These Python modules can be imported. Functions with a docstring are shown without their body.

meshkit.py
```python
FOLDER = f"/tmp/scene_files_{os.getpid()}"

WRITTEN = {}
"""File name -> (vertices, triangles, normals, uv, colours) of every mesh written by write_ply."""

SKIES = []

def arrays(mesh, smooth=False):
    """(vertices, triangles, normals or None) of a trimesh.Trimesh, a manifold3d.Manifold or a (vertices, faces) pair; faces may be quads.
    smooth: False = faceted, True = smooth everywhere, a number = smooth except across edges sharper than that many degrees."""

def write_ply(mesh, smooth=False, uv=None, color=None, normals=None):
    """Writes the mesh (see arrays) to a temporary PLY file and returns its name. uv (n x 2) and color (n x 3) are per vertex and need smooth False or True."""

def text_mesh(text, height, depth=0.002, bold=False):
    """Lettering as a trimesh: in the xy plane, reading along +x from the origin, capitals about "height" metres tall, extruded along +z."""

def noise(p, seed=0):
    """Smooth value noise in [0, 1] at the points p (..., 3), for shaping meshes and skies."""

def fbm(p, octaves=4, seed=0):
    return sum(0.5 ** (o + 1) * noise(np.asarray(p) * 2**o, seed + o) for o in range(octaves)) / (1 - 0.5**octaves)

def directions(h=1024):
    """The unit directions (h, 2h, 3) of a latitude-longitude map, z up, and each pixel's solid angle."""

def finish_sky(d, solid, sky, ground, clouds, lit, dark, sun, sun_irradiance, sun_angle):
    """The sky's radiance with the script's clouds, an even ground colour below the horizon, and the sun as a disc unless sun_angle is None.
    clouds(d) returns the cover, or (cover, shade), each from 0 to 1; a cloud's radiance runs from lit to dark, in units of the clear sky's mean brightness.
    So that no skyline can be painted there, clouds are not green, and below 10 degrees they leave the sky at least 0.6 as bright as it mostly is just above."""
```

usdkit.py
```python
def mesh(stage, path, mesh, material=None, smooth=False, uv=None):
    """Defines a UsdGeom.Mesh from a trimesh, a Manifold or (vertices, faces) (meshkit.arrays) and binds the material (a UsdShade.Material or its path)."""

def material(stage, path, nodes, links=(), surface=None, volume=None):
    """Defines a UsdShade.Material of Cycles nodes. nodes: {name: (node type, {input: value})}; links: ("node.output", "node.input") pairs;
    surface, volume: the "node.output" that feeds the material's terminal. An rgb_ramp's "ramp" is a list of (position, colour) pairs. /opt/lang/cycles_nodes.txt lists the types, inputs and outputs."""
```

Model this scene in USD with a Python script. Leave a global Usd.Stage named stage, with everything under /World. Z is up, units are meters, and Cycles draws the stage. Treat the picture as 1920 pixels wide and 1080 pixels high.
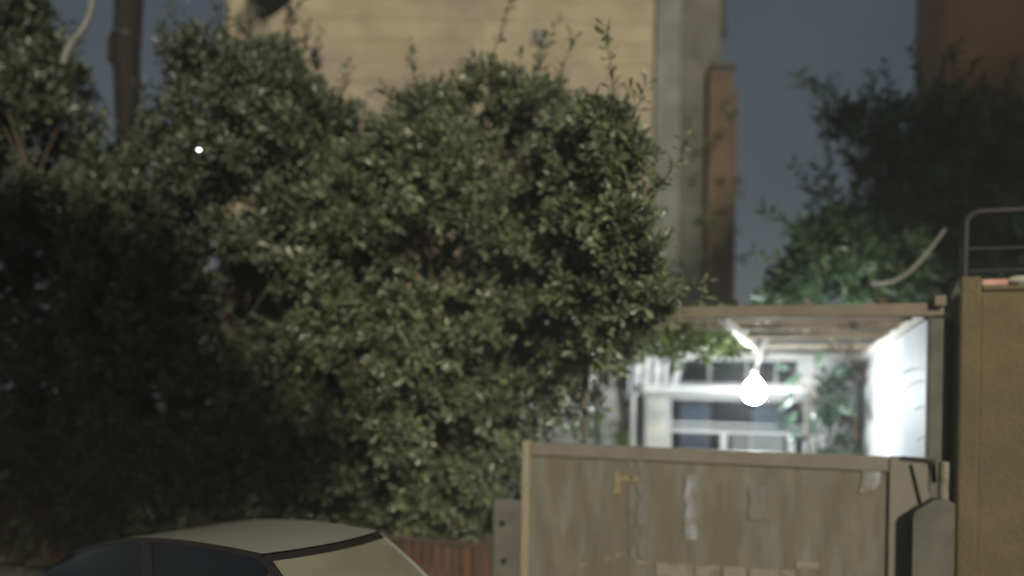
import math, random
import numpy as np, trimesh, usdkit, meshkit
from scipy.interpolate import CubicSpline
from shapely.geometry import Polygon, Point, box as sbox
from shapely import prepare, contains_xy
from pxr import Usd, UsdGeom, UsdLux, UsdShade, Gf, Sdf

random.seed(7)
rng = np.random.default_rng(7)
stage = Usd.Stage.CreateInMemory()
UsdGeom.SetStageUpAxis(stage, 'Z')
UsdGeom.SetStageMetersPerUnit(stage, 1.0)
UsdGeom.Xform.Define(stage, '/World')
LK = '/World/Looks'
UsdGeom.Scope.Define(stage, LK)

# ------------------------------------------------------------------ camera, sky, key light
FPX, ROLL, EYE = 1420.0, 0.017, np.array([0.0, 0.0, 2.6])      # focal length in pixels of the 1920 wide photograph
cam = UsdGeom.Camera.Define(stage, '/World/camera')
cr, sr = math.cos(ROLL), math.sin(ROLL)
cam.AddTransformOp().Set(Gf.Matrix4d(cr, 0, sr, 0, -sr, 0, cr, 0, 0, -1, 0, 0, *EYE, 1))
cam.CreateHorizontalApertureAttr(36.0)
cam.CreateVerticalApertureAttr(20.25)
cam.CreateFocalLengthAttr(36.0 * FPX / 1920)
cam.CreateVerticalApertureOffsetAttr(184 / 1920 * 36.0)
cam.CreateFStopAttr(0.34)
cam.CreateFocusDistanceAttr(4.7)
cam.CreateExposureAttr(0.0)

TO_LIGHT = np.array([0.24, -1.0, 0.44]); TO_LIGHT /= np.linalg.norm(TO_LIGHT)
EL, AZ = math.asin(TO_LIGHT[2]), math.atan2(TO_LIGHT[0], TO_LIGHT[1])
sky = usdkit.material(stage, LK + '/night_sky', {
    'tc': ('texture_coordinate', {}),
    'sky': ('sky_texture', {'sky_type': 'single_scattering', 'sun_disc': False, 'sun_elevation': EL, 'sun_rotation': AZ, 'aerosol_density': 2.0}),
    'noise': ('noise_texture', {'scale': 1.6, 'detail': 4.0, 'roughness': 0.55}),
    'rmp': ('rgb_ramp', {'ramp': [(0.25, (0.75, 0.75, 0.75)), (0.8, (0.95, 0.95, 0.95))]}),
    'cloud': ('mix_color', {'blend_type': 'mix', 'a': (0.5, 0.5, 0.5), 'b': (0.90, 1.17, 1.38)}),
    'bg': ('background_shader', {'strength': 0.05})},
    [('tc.generated', 'noise.vector'), ('noise.fac', 'rmp.fac'), ('rmp.color', 'cloud.fac'), ('sky.color', 'cloud.a'), ('cloud.result', 'bg.color')], surface='bg.background')
dome = UsdLux.DomeLight.Define(stage, '/World/sky')
dome.GetPrim().SetCustomDataByKey('kind', 'structure')
UsdShade.MaterialBindingAPI.Apply(dome.GetPrim()).Bind(sky)
sun = UsdLux.DistantLight.Define(stage, '/World/key_light')
sun.CreateNormalizeAttr(True)
sun.CreateIntensityAttr(1.15)
sun.CreateAngleAttr(3.0)
sun.CreateColorAttr(Gf.Vec3f(1.0, 0.93, 0.74))
zz = TO_LIGHT; xx = np.cross([0, 0, 1], zz); xx /= np.linalg.norm(xx); yy = np.cross(zz, xx)
sun.AddTransformOp().Set(Gf.Matrix4d(*xx, 0, *yy, 0, *zz, 0, 0, 0, 20, 1))

# ------------------------------------------------------------------ helpers
used = set()
def numbered(path):
    if path not in used:
        used.add(path); return path
    k = 1
    while f'{path}_{k:03d}' in used: k += 1
    used.add(f'{path}_{k:03d}'); return f'{path}_{k:03d}'

def tag(p, label=None, cat=None, group=None, kind=None):
    p = p.GetPrim() if hasattr(p, 'GetPrim') else p
    for k, v in (('label', label), ('category', cat), ('group', group), ('kind', kind)):
        if v: p.SetCustomDataByKey(k, v)
    return p

def thing(name, label, cat, group=None):
    return tag(UsdGeom.Xform.Define(stage, numbered('/World/' + name)), label, cat, group)

def obj(name, mesh, mat, parent=None, smooth=False, label=None, cat=None, group=None, kind=None):
    base = parent.GetPath().pathString if parent is not None else '/World'
    m = usdkit.mesh(stage, numbered(f'{base}/{name}'), mesh, mat, smooth=smooth)
    return tag(m, label, cat, group, kind)

def cat_(ms): return trimesh.util.concatenate(ms)

def ray(px, py):
    x, y = (px - 960) / FPX, (724 - py) / FPX
    return np.array([x * cr - y * sr, 1.0, x * sr + y * cr])
def atY(px, py, Y):
    return EYE + ray(px, py) * Y
TH = math.radians(18)
U, V, ZV = np.array([math.cos(TH), -math.sin(TH), 0]), np.array([math.sin(TH), math.cos(TH), 0]), np.array([0, 0, 1.0])
ORG = np.array([*(EYE + ray(985, 828) * 8.2)[:2], 0.0])
def L2W(u, v, z): return ORG + U * u + V * v + ZV * z
def atV(px, py, v):
    d = ray(px, py); k = (v - np.dot(EYE - ORG, V)) / np.dot(d, V)
    p = EYE + d * k
    return float(np.dot(p - ORG, U)), float(p[2])
FRAME = np.eye(4); FRAME[:3, 0], FRAME[:3, 1], FRAME[:3, 3] = U, V, ORG

def bx(x0, x1, y0, y1, z0, z1, ch=0.0):
    """box, optionally with chamfered edges"""
    e = np.array([x1 - x0, y1 - y0, z1 - z0]); c = np.array([x0 + x1, y0 + y1, z0 + z1]) / 2
    if ch <= 0:
        m = trimesh.creation.box(e)
    else:
        ch = min(ch, e.min() * 0.45)
        pts = []
        for s in np.ndindex(2, 2, 2):
            s = np.array(s) * 2 - 1
            for k in range(3):
                p = s * e / 2; p = p - s * ch; p[k] += s[k] * ch; pts.append(p)
        m = trimesh.convex.convex_hull(np.array(pts))
    m.apply_translation(c); return m
def loc(m):
    m = m.copy(); m.apply_transform(FRAME); return m
def lbx(u0, u1, v0, v1, z0, z1, ch=0.008): return loc(bx(min(u0,u1), max(u0,u1), v0, v1, min(z0,z1), max(z0,z1), ch))

def tube(pts, radii, n=8, caps=True):
    pts = np.asarray(pts, float); radii = np.broadcast_to(np.asarray(radii, float), (len(pts),))
    t = np.gradient(pts, axis=0); t /= np.linalg.norm(t, axis=1, keepdims=True) + 1e-12
    a = np.array([0, 0, 1.0]) if abs(t[0][2]) < 0.9 else np.array([1.0, 0, 0])
    rings = []
    for p, d, r in zip(pts, t, radii):
        x = a - d * np.dot(a, d); x /= np.linalg.norm(x); y = np.cross(d, x); a = x
        an = np.linspace(0, 2 * np.pi, n, endpoint=False)
        rings.append(p + r * (np.cos(an)[:, None] * x + np.sin(an)[:, None] * y))
    v = np.vstack(rings); f = []
    for i in range(len(pts) - 1):
        for k in range(n):
            a0, b0 = i * n + k, i * n + (k + 1) % n
            f += [[a0, b0, b0 + n], [a0, b0 + n, a0 + n]]
    if caps:
        v = np.vstack([v, pts[0], pts[-1]]); m0, m1 = len(v) - 2, len(v) - 1; o = (len(pts) - 1) * n
        for k in range(n):
            f += [[m0, (k + 1) % n, k], [m1, o + k, o + (k + 1) % n]]
    return trimesh.Trimesh(v, np.array(f), process=False)

def bez(a, b, c, n=8):
    t = np.linspace(0, 1, n)[:, None]; a, b, c = map(lambda q: np.asarray(q, float), (a, b, c))
    return (1 - t) ** 2 * a + 2 * t * (1 - t) * b + t ** 2 * c

def bar(p, q, w, h, up=(0, 0, 1)):
    """rectangular bar from p to q"""
    p, q = np.asarray(p, float), np.asarray(q, float); d = q - p; L = np.linalg.norm(d); d /= L
    s = np.cross(d, up); s /= np.linalg.norm(s); t = np.cross(s, d)
    m = bx(0, L, -w / 2, w / 2, -h / 2, h / 2, min(w, h) * 0.12)
    T = np.eye(4); T[:3, 0], T[:3, 1], T[:3, 2], T[:3, 3] = d, s, t, p
    m.apply_transform(T); return m

# ------------------------------------------------------------------ materials
def mat(name, c1, c2=None, scale=3.0, rough=0.8, bump=0.0, bscale=40.0, c3=None, scale3=0.6, stretch=(1, 1, 1), metallic=0.0, coat=0.0, spec=0.3, island=0.0):
    c2 = c2 or c1
    n = {'g': ('geometry', {}), 'm': ('mapping', {'scale': stretch}),
         'n1': ('noise_texture', {'scale': scale, 'detail': 5.0, 'roughness': 0.6}),
         'r1': ('rgb_ramp', {'ramp': [(0.3, c1), (0.7, c2)]}),
         'p': ('principled_bsdf', {'roughness': rough, 'metallic': metallic, 'coat_weight': coat, 'specular_ior_level': spec})}
    l = [('g.position', 'm.vector'), ('m.vector', 'n1.vector'), ('n1.fac', 'r1.fac')]
    last = 'r1.color'
    if c3:
        n['n3'] = ('noise_texture', {'scale': scale3, 'detail': 4.0, 'roughness': 0.65})
        n['r3'] = ('rgb_ramp', {'ramp': [(0.45, (0, 0, 0)), (0.62, (1, 1, 1))]})
        n['mx'] = ('mix_color', {'blend_type': 'mix', 'b': c3})
        l += [('m.vector', 'n3.vector'), ('n3.fac', 'r3.fac'), ('r3.color', 'mx.fac'), (last, 'mx.a')]
        last = 'mx.result'
    if island:
        n['oi'] = ('object_info', {}); n['rr'] = ('map_range', {'from_min': 0.0, 'from_max': 1.0, 'to_min': 1 - island, 'to_max': 1 + island})
        n['hv'] = ('hsv', {}); l += [('oi.random', 'rr.value'), ('rr.result', 'hv.value'), (last, 'hv.color')]; last = 'hv.color'
    l.append((last, 'p.base_color'))
    if bump:
        n['nb'] = ('noise_texture', {'scale': bscale, 'detail': 4.0}); n['b'] = ('bump', {'strength': bump, 'distance': 0.02})
        l += [('g.position', 'nb.vector'), ('nb.fac', 'b.height'), ('b.normal', 'p.normal')]
    return usdkit.material(stage, f'{LK}/{name}', n, l, surface='p.BSDF')

def leaf_mat(name, dark, light, yellow, trans=0.25, rough=0.5, spec=0.35):
    return usdkit.material(stage, f'{LK}/{name}', {
        'g': ('geometry', {}), 'r': ('rgb_ramp', {'ramp': [(0.0, dark), (0.55, light), (0.9, light), (1.0, yellow)]}),
        'n': ('noise_texture', {'scale': 4.5, 'detail': 2.0, 'roughness': 0.4}), 'ad': ('math', {'math_type': 'multiply_add', 'value2': 0.5}), 'sc': ('math', {'math_type': 'multiply_add', 'value2': 1.5, 'value3': -0.5}),
        'p': ('principled_bsdf', {'roughness': rough, 'specular_ior_level': spec}), 't': ('translucent_bsdf', {}), 'mx': ('mix_closure', {'fac': trans})},
        [('g.random_per_island', 'ad.value1'), ('g.position', 'n.vector'), ('n.fac', 'sc.value1'), ('sc.value', 'ad.value3'), ('ad.value', 'r.fac'),
         ('r.color', 'p.base_color'), ('r.color', 't.color'), ('p.BSDF', 'mx.closure1'), ('t.BSDF', 'mx.closure2')], surface='mx.closure')

def emit(name, col, s):
    return usdkit.material(stage, f'{LK}/{name}', {'e': ('emission', {'color': col, 'strength': s})}, [], surface='e.emission')

def glass_mat(name, tint, refl=1.5, rough=0.02):
    return usdkit.material(stage, f'{LK}/{name}', {'f': ('fresnel', {'IOR': refl}), 't': ('transparent_bsdf', {'color': tint}), 'g': ('glossy_bsdf', {'color': (1, 1, 1), 'roughness': rough}), 'm': ('mix_closure', {})},
        [('f.fac', 'm.fac'), ('t.BSDF', 'm.closure1'), ('g.BSDF', 'm.closure2')], surface='m.closure')

M = {}
M['asphalt'] = mat('asphalt', (0.04, 0.04, 0.042), (0.065, 0.062, 0.06), 8, 0.9, 0.4, 120)
M['earth'] = mat('earth', (0.10, 0.085, 0.06), (0.17, 0.145, 0.10), 1.2, 0.95, 0.5, 20)
M['paving'] = mat('paving', (0.096, 0.088, 0.076), (0.128, 0.120, 0.104), 2, 0.9, 0.2, 60)
M['block'] = mat('wall_block', (0.200, 0.164, 0.112), (0.257, 0.217, 0.152), 1.6, 0.95, 0.35, 55, c3=(0.157, 0.135, 0.112), scale3=0.35, island=0.05)
M['mortar'] = mat('wall_mortar', (0.177, 0.144, 0.096), (0.204, 0.168, 0.112), 4, 0.95, 0.2, 60)
M['concrete'] = mat('grey_concrete', (0.104, 0.109, 0.101), (0.142, 0.147, 0.137), 2.0, 0.9, 0.3, 50, c3=(0.087, 0.090, 0.082), scale3=0.9)
M['dark_grey'] = mat('dark_grey', (0.063, 0.063, 0.052), (0.093, 0.090, 0.074), 1.4, 0.95, 0.3, 40, c3=(0.049, 0.049, 0.041), scale3=0.8)  # dark grey tone for the set-back bay and the gap panel
M['brown_render'] = mat('brown_render', (0.046, 0.033, 0.021), (0.074, 0.052, 0.033), 1.7, 0.95, 0.3, 40, c3=(0.071, 0.049, 0.030), scale3=0.8)
M['pipe_dark'] = mat('rusty_pipe', (0.05, 0.025, 0.02), (0.08, 0.04, 0.035), 5, 0.7)
M['far_brown'] = mat('far_brown_wall', (0.023, 0.013, 0.006), (0.033, 0.019, 0.009), 0.9, 0.95, 0.2, 20, c3=(0.025, 0.014, 0.007), scale3=0.5)  # brown darkened further: weaker light at the far right put into the colour
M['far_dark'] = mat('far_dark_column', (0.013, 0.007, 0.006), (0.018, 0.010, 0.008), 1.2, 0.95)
M['pole'] = mat('pole_wood', (0.005, 0.003, 0.003), (0.011, 0.006, 0.006), 6, 0.85, 0.4, 30, stretch=(6, 6, 0.5))
M['pier'] = mat('pier_render', (0.076, 0.062, 0.034), (0.120, 0.099, 0.053), 1.6, 0.95, 0.8, 22, c3=(0.085, 0.071, 0.043), scale3=1.1)
M['gate'] = mat('gate_sheet', (0.087, 0.077, 0.055), (0.150, 0.144, 0.118), 2.6, 0.6, 0.15, 30, c3=(0.112, 0.092, 0.060), scale3=1.6, stretch=(2.4, 2.4, 0.5))
M['gate_frame'] = mat('gate_frame_paint', (0.120, 0.109, 0.090), (0.154, 0.140, 0.115), 4, 0.6)
M['gate_edge'] = mat('gate_edge_paint', (0.186, 0.164, 0.115), (0.230, 0.202, 0.142), 5, 0.6)
M['paper'] = mat('old_paper', (0.156, 0.152, 0.152), (0.285, 0.298, 0.337), 7, 0.9, stretch=(2, 2, .6), c3=(0.136, 0.126, 0.104), scale3=9)
M['paper_dim'] = mat('worn_paper', (0.109, 0.104, 0.087), (0.175, 0.178, 0.181), 8, 0.9, stretch=(2, 2, .6), c3=(0.109, 0.099, 0.074), scale3=8)
M['paper_yellow'] = mat('yellowed_paper', (0.164, 0.140, 0.087), (0.197, 0.169, 0.109), 9, 0.9)
M['stripe'] = mat('cream_paint', (0.154, 0.142, 0.109), (0.241, 0.224, 0.181), 7, 0.8, c3=(0.120, 0.106, 0.082), scale3=7)
M['slat'] = mat('fence_slat_wood', (0.055, 0.028, 0.018), (0.093, 0.052, 0.034), 3, 0.85, 0.3, 30, stretch=(3, 3, 0.4), island=0.25)
M['rail'] = mat('fence_rail_wood', (0.049, 0.033, 0.024), (0.071, 0.049, 0.038), 3, 0.85)
M['post'] = mat('weathered_post', (0.069, 0.069, 0.055), (0.109, 0.107, 0.089), 4, 0.9, 0.3, 40)
M['bolt'] = mat('dark_bolt', (0.012, 0.011, 0.01), rough=0.6)
M['beam'] = mat('beam_wood', (0.120, 0.101, 0.074), (0.169, 0.145, 0.109), 3, 0.85, 0.3, 30)
M['lit_beam'] = mat('lit_pergola_wood', (0.385, 0.364, 0.322), (0.490, 0.469, 0.420), 4, 0.8)  # pale copy of the beam tone, bulb light put into the colour
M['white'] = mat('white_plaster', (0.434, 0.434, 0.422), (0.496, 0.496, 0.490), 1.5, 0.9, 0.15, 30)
M['white_dimmed'] = mat('dimmed_white_plaster', (0.275, 0.275, 0.253), (0.330, 0.330, 0.308), 1.5, 0.9, 0.15, 30)  # dimmer copy of the white, weaker lamp light put into the colour
M['tarp'] = mat('white_tarp', (0.389, 0.410, 0.432), (0.446, 0.468, 0.490), 2, 0.6)
M['cloth'] = mat('curtain_cloth', (0.409, 0.409, 0.409), (0.484, 0.484, 0.484), 4, 0.95)
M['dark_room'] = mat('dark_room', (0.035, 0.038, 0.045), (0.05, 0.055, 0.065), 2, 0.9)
M['pane'] = glass_mat('window_glass', (0.75, 0.8, 0.86), 1.6)
M['car'] = mat('car_paint', (0.297, 0.292, 0.254), rough=0.38, coat=0.6, spec=0.5, c2=(0.312, 0.309, 0.263), metallic=0.0)
M['black'] = mat('black_trim', (0.012, 0.009, 0.009), rough=0.5)
M['rubber'] = mat('tyre_rubber', (0.02, 0.02, 0.02), rough=0.85)
M['chrome'] = mat('rim_metal', (0.5, 0.5, 0.5), rough=0.35, metallic=0.9)
M['car_glass'] = usdkit.material(stage, f'{LK}/dark_glass', {'p': ('principled_bsdf', {'base_color': (0.006, 0.007, 0.010), 'roughness': 0.08, 'specular_ior_level': 0.18})}, [], surface='p.BSDF')
M['pale_glass'] = usdkit.material(stage, f'{LK}/pale_glass', {'g': ('geometry', {}), 'n': ('noise_texture', {'scale': 2.2, 'detail': 5.0}), 'r': ('rgb_ramp', {'ramp': [(0.25, (0.114, 0.114, 0.084)), (0.75, (0.185, 0.172, 0.123))]}),
    'p': ('principled_bsdf', {'roughness': 0.25, 'specular_ior_level': 0.5})}, [('g.position', 'n.vector'), ('n.fac', 'r.fac'), ('r.color', 'p.base_color')], surface='p.BSDF')  # windscreen drawn as an opaque pale surface with noise tone
M['lamp_glass'] = mat('lamp_glass', (0.8, 0.8, 0.8), rough=0.2)
M['headlight'] = mat('headlight_glass', (0.6, 0.62, 0.62), rough=0.1, coat=1.0)
M['bark'] = mat('bark', (0.055, 0.042, 0.03), (0.10, 0.08, 0.06), 5, 0.95, 0.6, 25, stretch=(3, 3, 0.7))
M['pale_bark'] = mat('pale_bark', (0.12, 0.12, 0.11), (0.18, 0.178, 0.16), 6, 0.9, 0.4, 30)
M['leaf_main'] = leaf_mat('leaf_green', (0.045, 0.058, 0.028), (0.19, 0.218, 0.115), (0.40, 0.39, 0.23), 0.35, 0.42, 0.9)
M['leaf_left'] = leaf_mat('leaf_dimmed_green', (0.030, 0.040, 0.023), (0.115, 0.135, 0.075), (0.25, 0.24, 0.13), 0.3, 0.45, 0.7)  # darker leaf copy: weak light on the left put into the colour
M['leaf_right'] = leaf_mat('leaf_glossy', (0.022, 0.042, 0.020), (0.085, 0.150, 0.068), (0.28, 0.36, 0.20), 0.45, 0.4, 0.5)
M['leaf_vine'] = leaf_mat('leaf_vine', (0.05, 0.075, 0.02), (0.12, 0.16, 0.045), (0.24, 0.28, 0.07), 0.35)
M['leaf_dry'] = leaf_mat('leaf_dry', (0.07, 0.05, 0.03), (0.14, 0.10, 0.055), (0.2, 0.15, 0.08), 0.15)
M['leaf_broad'] = leaf_mat('leaf_broad', (0.022, 0.042, 0.026), (0.06, 0.105, 0.065), (0.16, 0.22, 0.15), 0.3, 0.4, 0.5)
M['metal_dull'] = mat('dull_metal', (0.012, 0.011, 0.010), (0.019, 0.017, 0.016), 4, 0.6)
M['terracotta'] = mat('terracotta', (0.36, 0.19, 0.155), (0.48, 0.28, 0.23), 6, 0.9)
M['stone'] = mat('loose_stone', (0.32, 0.29, 0.25), (0.42, 0.39, 0.34), 6, 0.9)
M['bulb'] = emit('bulb_glow', (0.90, 0.97, 1.0), 460.0)
M['spark'] = emit('small_bulb_glow', (0.9, 0.95, 1.0), 6.0)

# ------------------------------------------------------------------ ground
def sheet(u0, u1, v0, v1, z, m, name, label):
    obj(name, lbx(u0, u1, v0, v1, z - 0.3, z, 0), m, label=label, cat=name.replace('_', ' '), kind='structure')
g = trimesh.creation.box([150, 150, 0.5]); g.apply_translation([0, 30, -0.404])
obj('ground', g, M['earth'], kind='structure', label='bare earth ground under the houses and gardens', cat='ground')
sheet(-40, 40, -8.4, -1.35, -0.13, M['asphalt'], 'road', 'dark asphalt street in front of the gate and the car')
sheet(-40, 40, -1.35, -0.12, 0.0, M['paving'], 'pavement', 'pale paved strip between street and the gate')
sheet(-40, 40, -15, -8.4, 0.0, M['paving'], 'pavement', 'pale paved strip on the near side of the street')
sheet(0.0, 3.8, -0.12, 5.5, 0.02, M['paving'], 'driveway', 'paved yard floor behind the sheet metal gate')

# ------------------------------------------------------------------ block-built house behind the trees
WY = 16.5
def wp(px, py): p = atY(px, py, WY); return p[0], p[2]
bl = thing('block_house', 'tall tan block-walled house rising behind the middle tree, broken opening at its upper left', 'house')
x0, x1 = wp(420, 200)[0], wp(1226, 200)[0]
HTOP = 12.6
hole = Polygon([wp(458, -70), wp(460, 34), wp(500, 38), wp(522, 24), wp(548, 2), wp(556, -70)])
core = Polygon([(x0, 0), (x1, 0), (x1, HTOP), (x0, HTOP)]).difference(hole)
def slab(poly, y0, y1):
    ms = []
    for q in getattr(poly, 'geoms', [poly]):
        if q.is_empty or q.geom_type != 'Polygon' or q.area < 1e-4: continue
        m = trimesh.creation.extrude_polygon(q, y1 - y0, engine='earcut')
        T = np.array([[1, 0, 0, 0], [0, 0, -1, y1], [0, 1, 0, 0], [0, 0, 0, 1.0]]); m.apply_transform(T); ms.append(m)
    return cat_(ms) if ms else None
wall = obj('wall', slab(core, WY + 0.013, WY + 0.30), M['mortar'], bl)
bh, bw = 0.462, 0.93
zb = wp(1100, 42)[1]
zb -= math.floor((zb - 3.2) / bh) * bh
row = 0
while zb < HTOP:
    off = (row % 2) * bw / 2
    x = x0 - off
    while x < x1:
        r = sbox(max(x, x0) + 0.003, zb + 0.006, min(x + bw, x1) - 0.003, min(zb + bh, HTOP) - 0.006)
        if r.bounds[2] - r.bounds[0] > 0.08:
            q = r.difference(hole)
            if not q.is_empty:
                m = slab(q, WY + rng.uniform(-0.003, 0.004), WY + 0.012)
                if m is not None: obj('block', m, M['block'], wall)
        x += bw
    zb += bh; row += 1
xs = x0 + 0.05
obj('side_wall', bx(x0, x0 + 0.25, WY + 0.31, WY + 7, 0, HTOP), M['mortar'], bl)
obj('rear_wall', bx(x0, 5.2, WY + 7.01, WY + 7.3, 0, HTOP), M['mortar'], bl)
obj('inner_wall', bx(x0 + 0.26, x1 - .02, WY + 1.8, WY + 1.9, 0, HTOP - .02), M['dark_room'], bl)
obj('roof_slab', bx(x0 - 0.2, 5.3, WY - 0.15, WY + 7.4, HTOP + 0.003, HTOP + 0.25), M['concrete'], bl)
# corner column, recessed side bay
c0, c1, c2 = wp(1229, 300)[0], wp(1272, 300)[0], wp(1350, 300)[0]
obj('corner_column', bx(x1 + 0.004, c1, WY - 0.10, WY + 0.4, 0, HTOP, 0.02), M['concrete'], bl, label='pale grey concrete corner column')
obj('recessed_bay', bx(c1 + 0.003, c2, WY + 0.06, WY + 6.9, 0, HTOP), M['dark_grey'], bl, label='dark grey bay set back beside the column')
vx, vz = wp(1012, 66)
obj('vent', bx(vx - 0.17, vx + 0.12, WY - 0.05, WY - 0.008, vz - 0.2, vz + 0.1, 0.01), M['concrete'], bl)
hx, hz = wp(545, 22)
obj('bracket', cat_([bx(hx - .03, hx + .05, WY - .25, WY - 0.008, hz - .07, hz + .05, .01), bx(hx - .02, hx + .02, WY - .24, WY - .2, hz - .18, hz - .07, .005)]), M['bolt'], bl)
px_, pz_ = wp(1352, 40)
obj('roof_pipe', tube([[c2 + 0.06, WY + .2, HTOP], [c2 + 0.06, WY + .2, pz_ + .1], [c2 + 0.1, WY + .2, pz_ - .25]], 0.055, 8), M['bolt'], bl)
for zc in (HTOP - .6, pz_ + .3): obj('pipe_clip', bx(c2 - .01, c2 + .12, WY + .14, WY + .26, zc - .03, zc + .03, .01), M['bolt'], bl)
# brown pier standing beside the house
ch = thing('brown_pier', 'narrow brown rendered pier with a dark cap and drainpipe at the house corner', 'pier')
YB = 16.35
def bp(px, py): p = atY(px, py, YB); return p[0], p[2]
q0, zt = bp(1330, 116); q1, _ = bp(1374, 300)
obj('shaft', bx(q0, q1, YB, YB + 0.7, 0, zt - 0.13, 0.02), M['brown_render'], ch)
obj('cap', bx(q0 + .04, q1 + .05, YB - .06, YB + .76, zt - .127, zt, 0.02), M['bolt'], ch)
dp = obj('drainpipe', tube([[q1 + .06, YB + .1, zt - .6], [q1 + .055, YB + .1, zt - 3], [q1 + .05, YB + .1, 0]], .055, 10), M['pipe_dark'], ch)
for zc in (zt - 1.0, zt - 2.6, zt - 4.2): obj('clip', bx(q1 - .01, q1 + .12, YB + .04, YB + .17, zc - .03, zc + .03, .01), M['bolt'], dp)

# brown building at the right edge
fb = thing('brown_building', 'dark brown tall building at the upper right behind the glossy tree', 'building')
YF = 15.0
cpos = atY(1716, 100, YF)
RT = trimesh.transformations.rotation_matrix(math.radians(-31), [0, 0, 1]); RT[:3, 3] = [cpos[0], YF, 0]
def fbx(*a):
    m = bx(*a); m.apply_transform(RT); return m
BTOP = 13.5
obj('front_wall', fbx(.52, 10, .06, .3, 0, BTOP), M['far_brown'], fb)
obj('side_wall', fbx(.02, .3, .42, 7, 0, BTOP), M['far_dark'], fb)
obj('corner_column', fbx(0, .515, 0, .4, 0, BTOP, .03), M['far_dark'], fb, label='darker reddish corner column')
for k in range(4): obj('floor_band', fbx(.53, 10, .03, .056, 2.6 + 4.2 * k, 2.8 + 4.2 * k, .01), M['far_dark'], fb)
for k in range(3):
    for j in range(3):
        wx, wz = 3.4 + 2.3 * j, 3.6 + 3.6 * k
        fr = obj('window', cat_([fbx(wx, wx + 1.2, .01, .056, wz, wz + .07), fbx(wx, wx + 1.2, .01, .056, wz + 1.13, wz + 1.2), fbx(wx, wx + .07, .01, .056, wz + .072, wz + 1.128), fbx(wx + 1.13, wx + 1.2, .01, .056, wz + .072, wz + 1.128)]), M['far_dark'], fb)
        obj('pane', fbx(wx + .072, wx + 1.128, .035, .054, wz + .072, wz + 1.128), M['car_glass'], fr)
obj('roof', fbx(-.2, 10.2, -.2, 7.2, BTOP + .003, BTOP + .2), M['far_dark'], fb)

# ------------------------------------------------------------------ back house with lit window (v = 5.5)
VB = 5.5
hs = thing('white_house', 'low white-walled house with a dark framed window behind the gate, lit by the bulb', 'house')
def b(px, py, v=VB): return atV(px, py, v)
ul, ur = b(1000, 700)[0] - 1.2, 3.86
ztop = b(1450, 664)[1] - .02
w_lo = sbox(b(1252, 800)[0], 1.0, b(1512, 800)[0], b(1400, 747)[1])
w_hi = sbox(b(1250, 700)[0], b(1400, 724)[1], b(1500, 700)[0], b(1400, 671)[1])
def lslab(poly, v0, v1):
    m = slab(poly, v0, v1); return loc(m)
us = b(1178, 760)[0]
obj('wall', lslab(sbox(us + .003, 0, ur, ztop).difference(w_lo).difference(w_hi), VB, VB + .25), M['white'], hs)
obj('side_wall', lslab(sbox(ul, 0, us, ztop), VB + .02, VB + .25), M['white_dimmed'], hs, label='dimmer white wall half hidden by leaves')  # greyer white carries the wall's distance from the bulb
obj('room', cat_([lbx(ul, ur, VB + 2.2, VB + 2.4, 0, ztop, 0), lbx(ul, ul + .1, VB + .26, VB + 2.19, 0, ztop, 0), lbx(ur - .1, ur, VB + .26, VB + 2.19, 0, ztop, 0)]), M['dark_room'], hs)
obj('roof', lbx(ul - .1, ur + .1, VB - .05, VB + 2.5, ztop + .003, ztop + .1, .01), M['concrete'], hs)
cj = b(1126, 760)[0]
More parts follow.
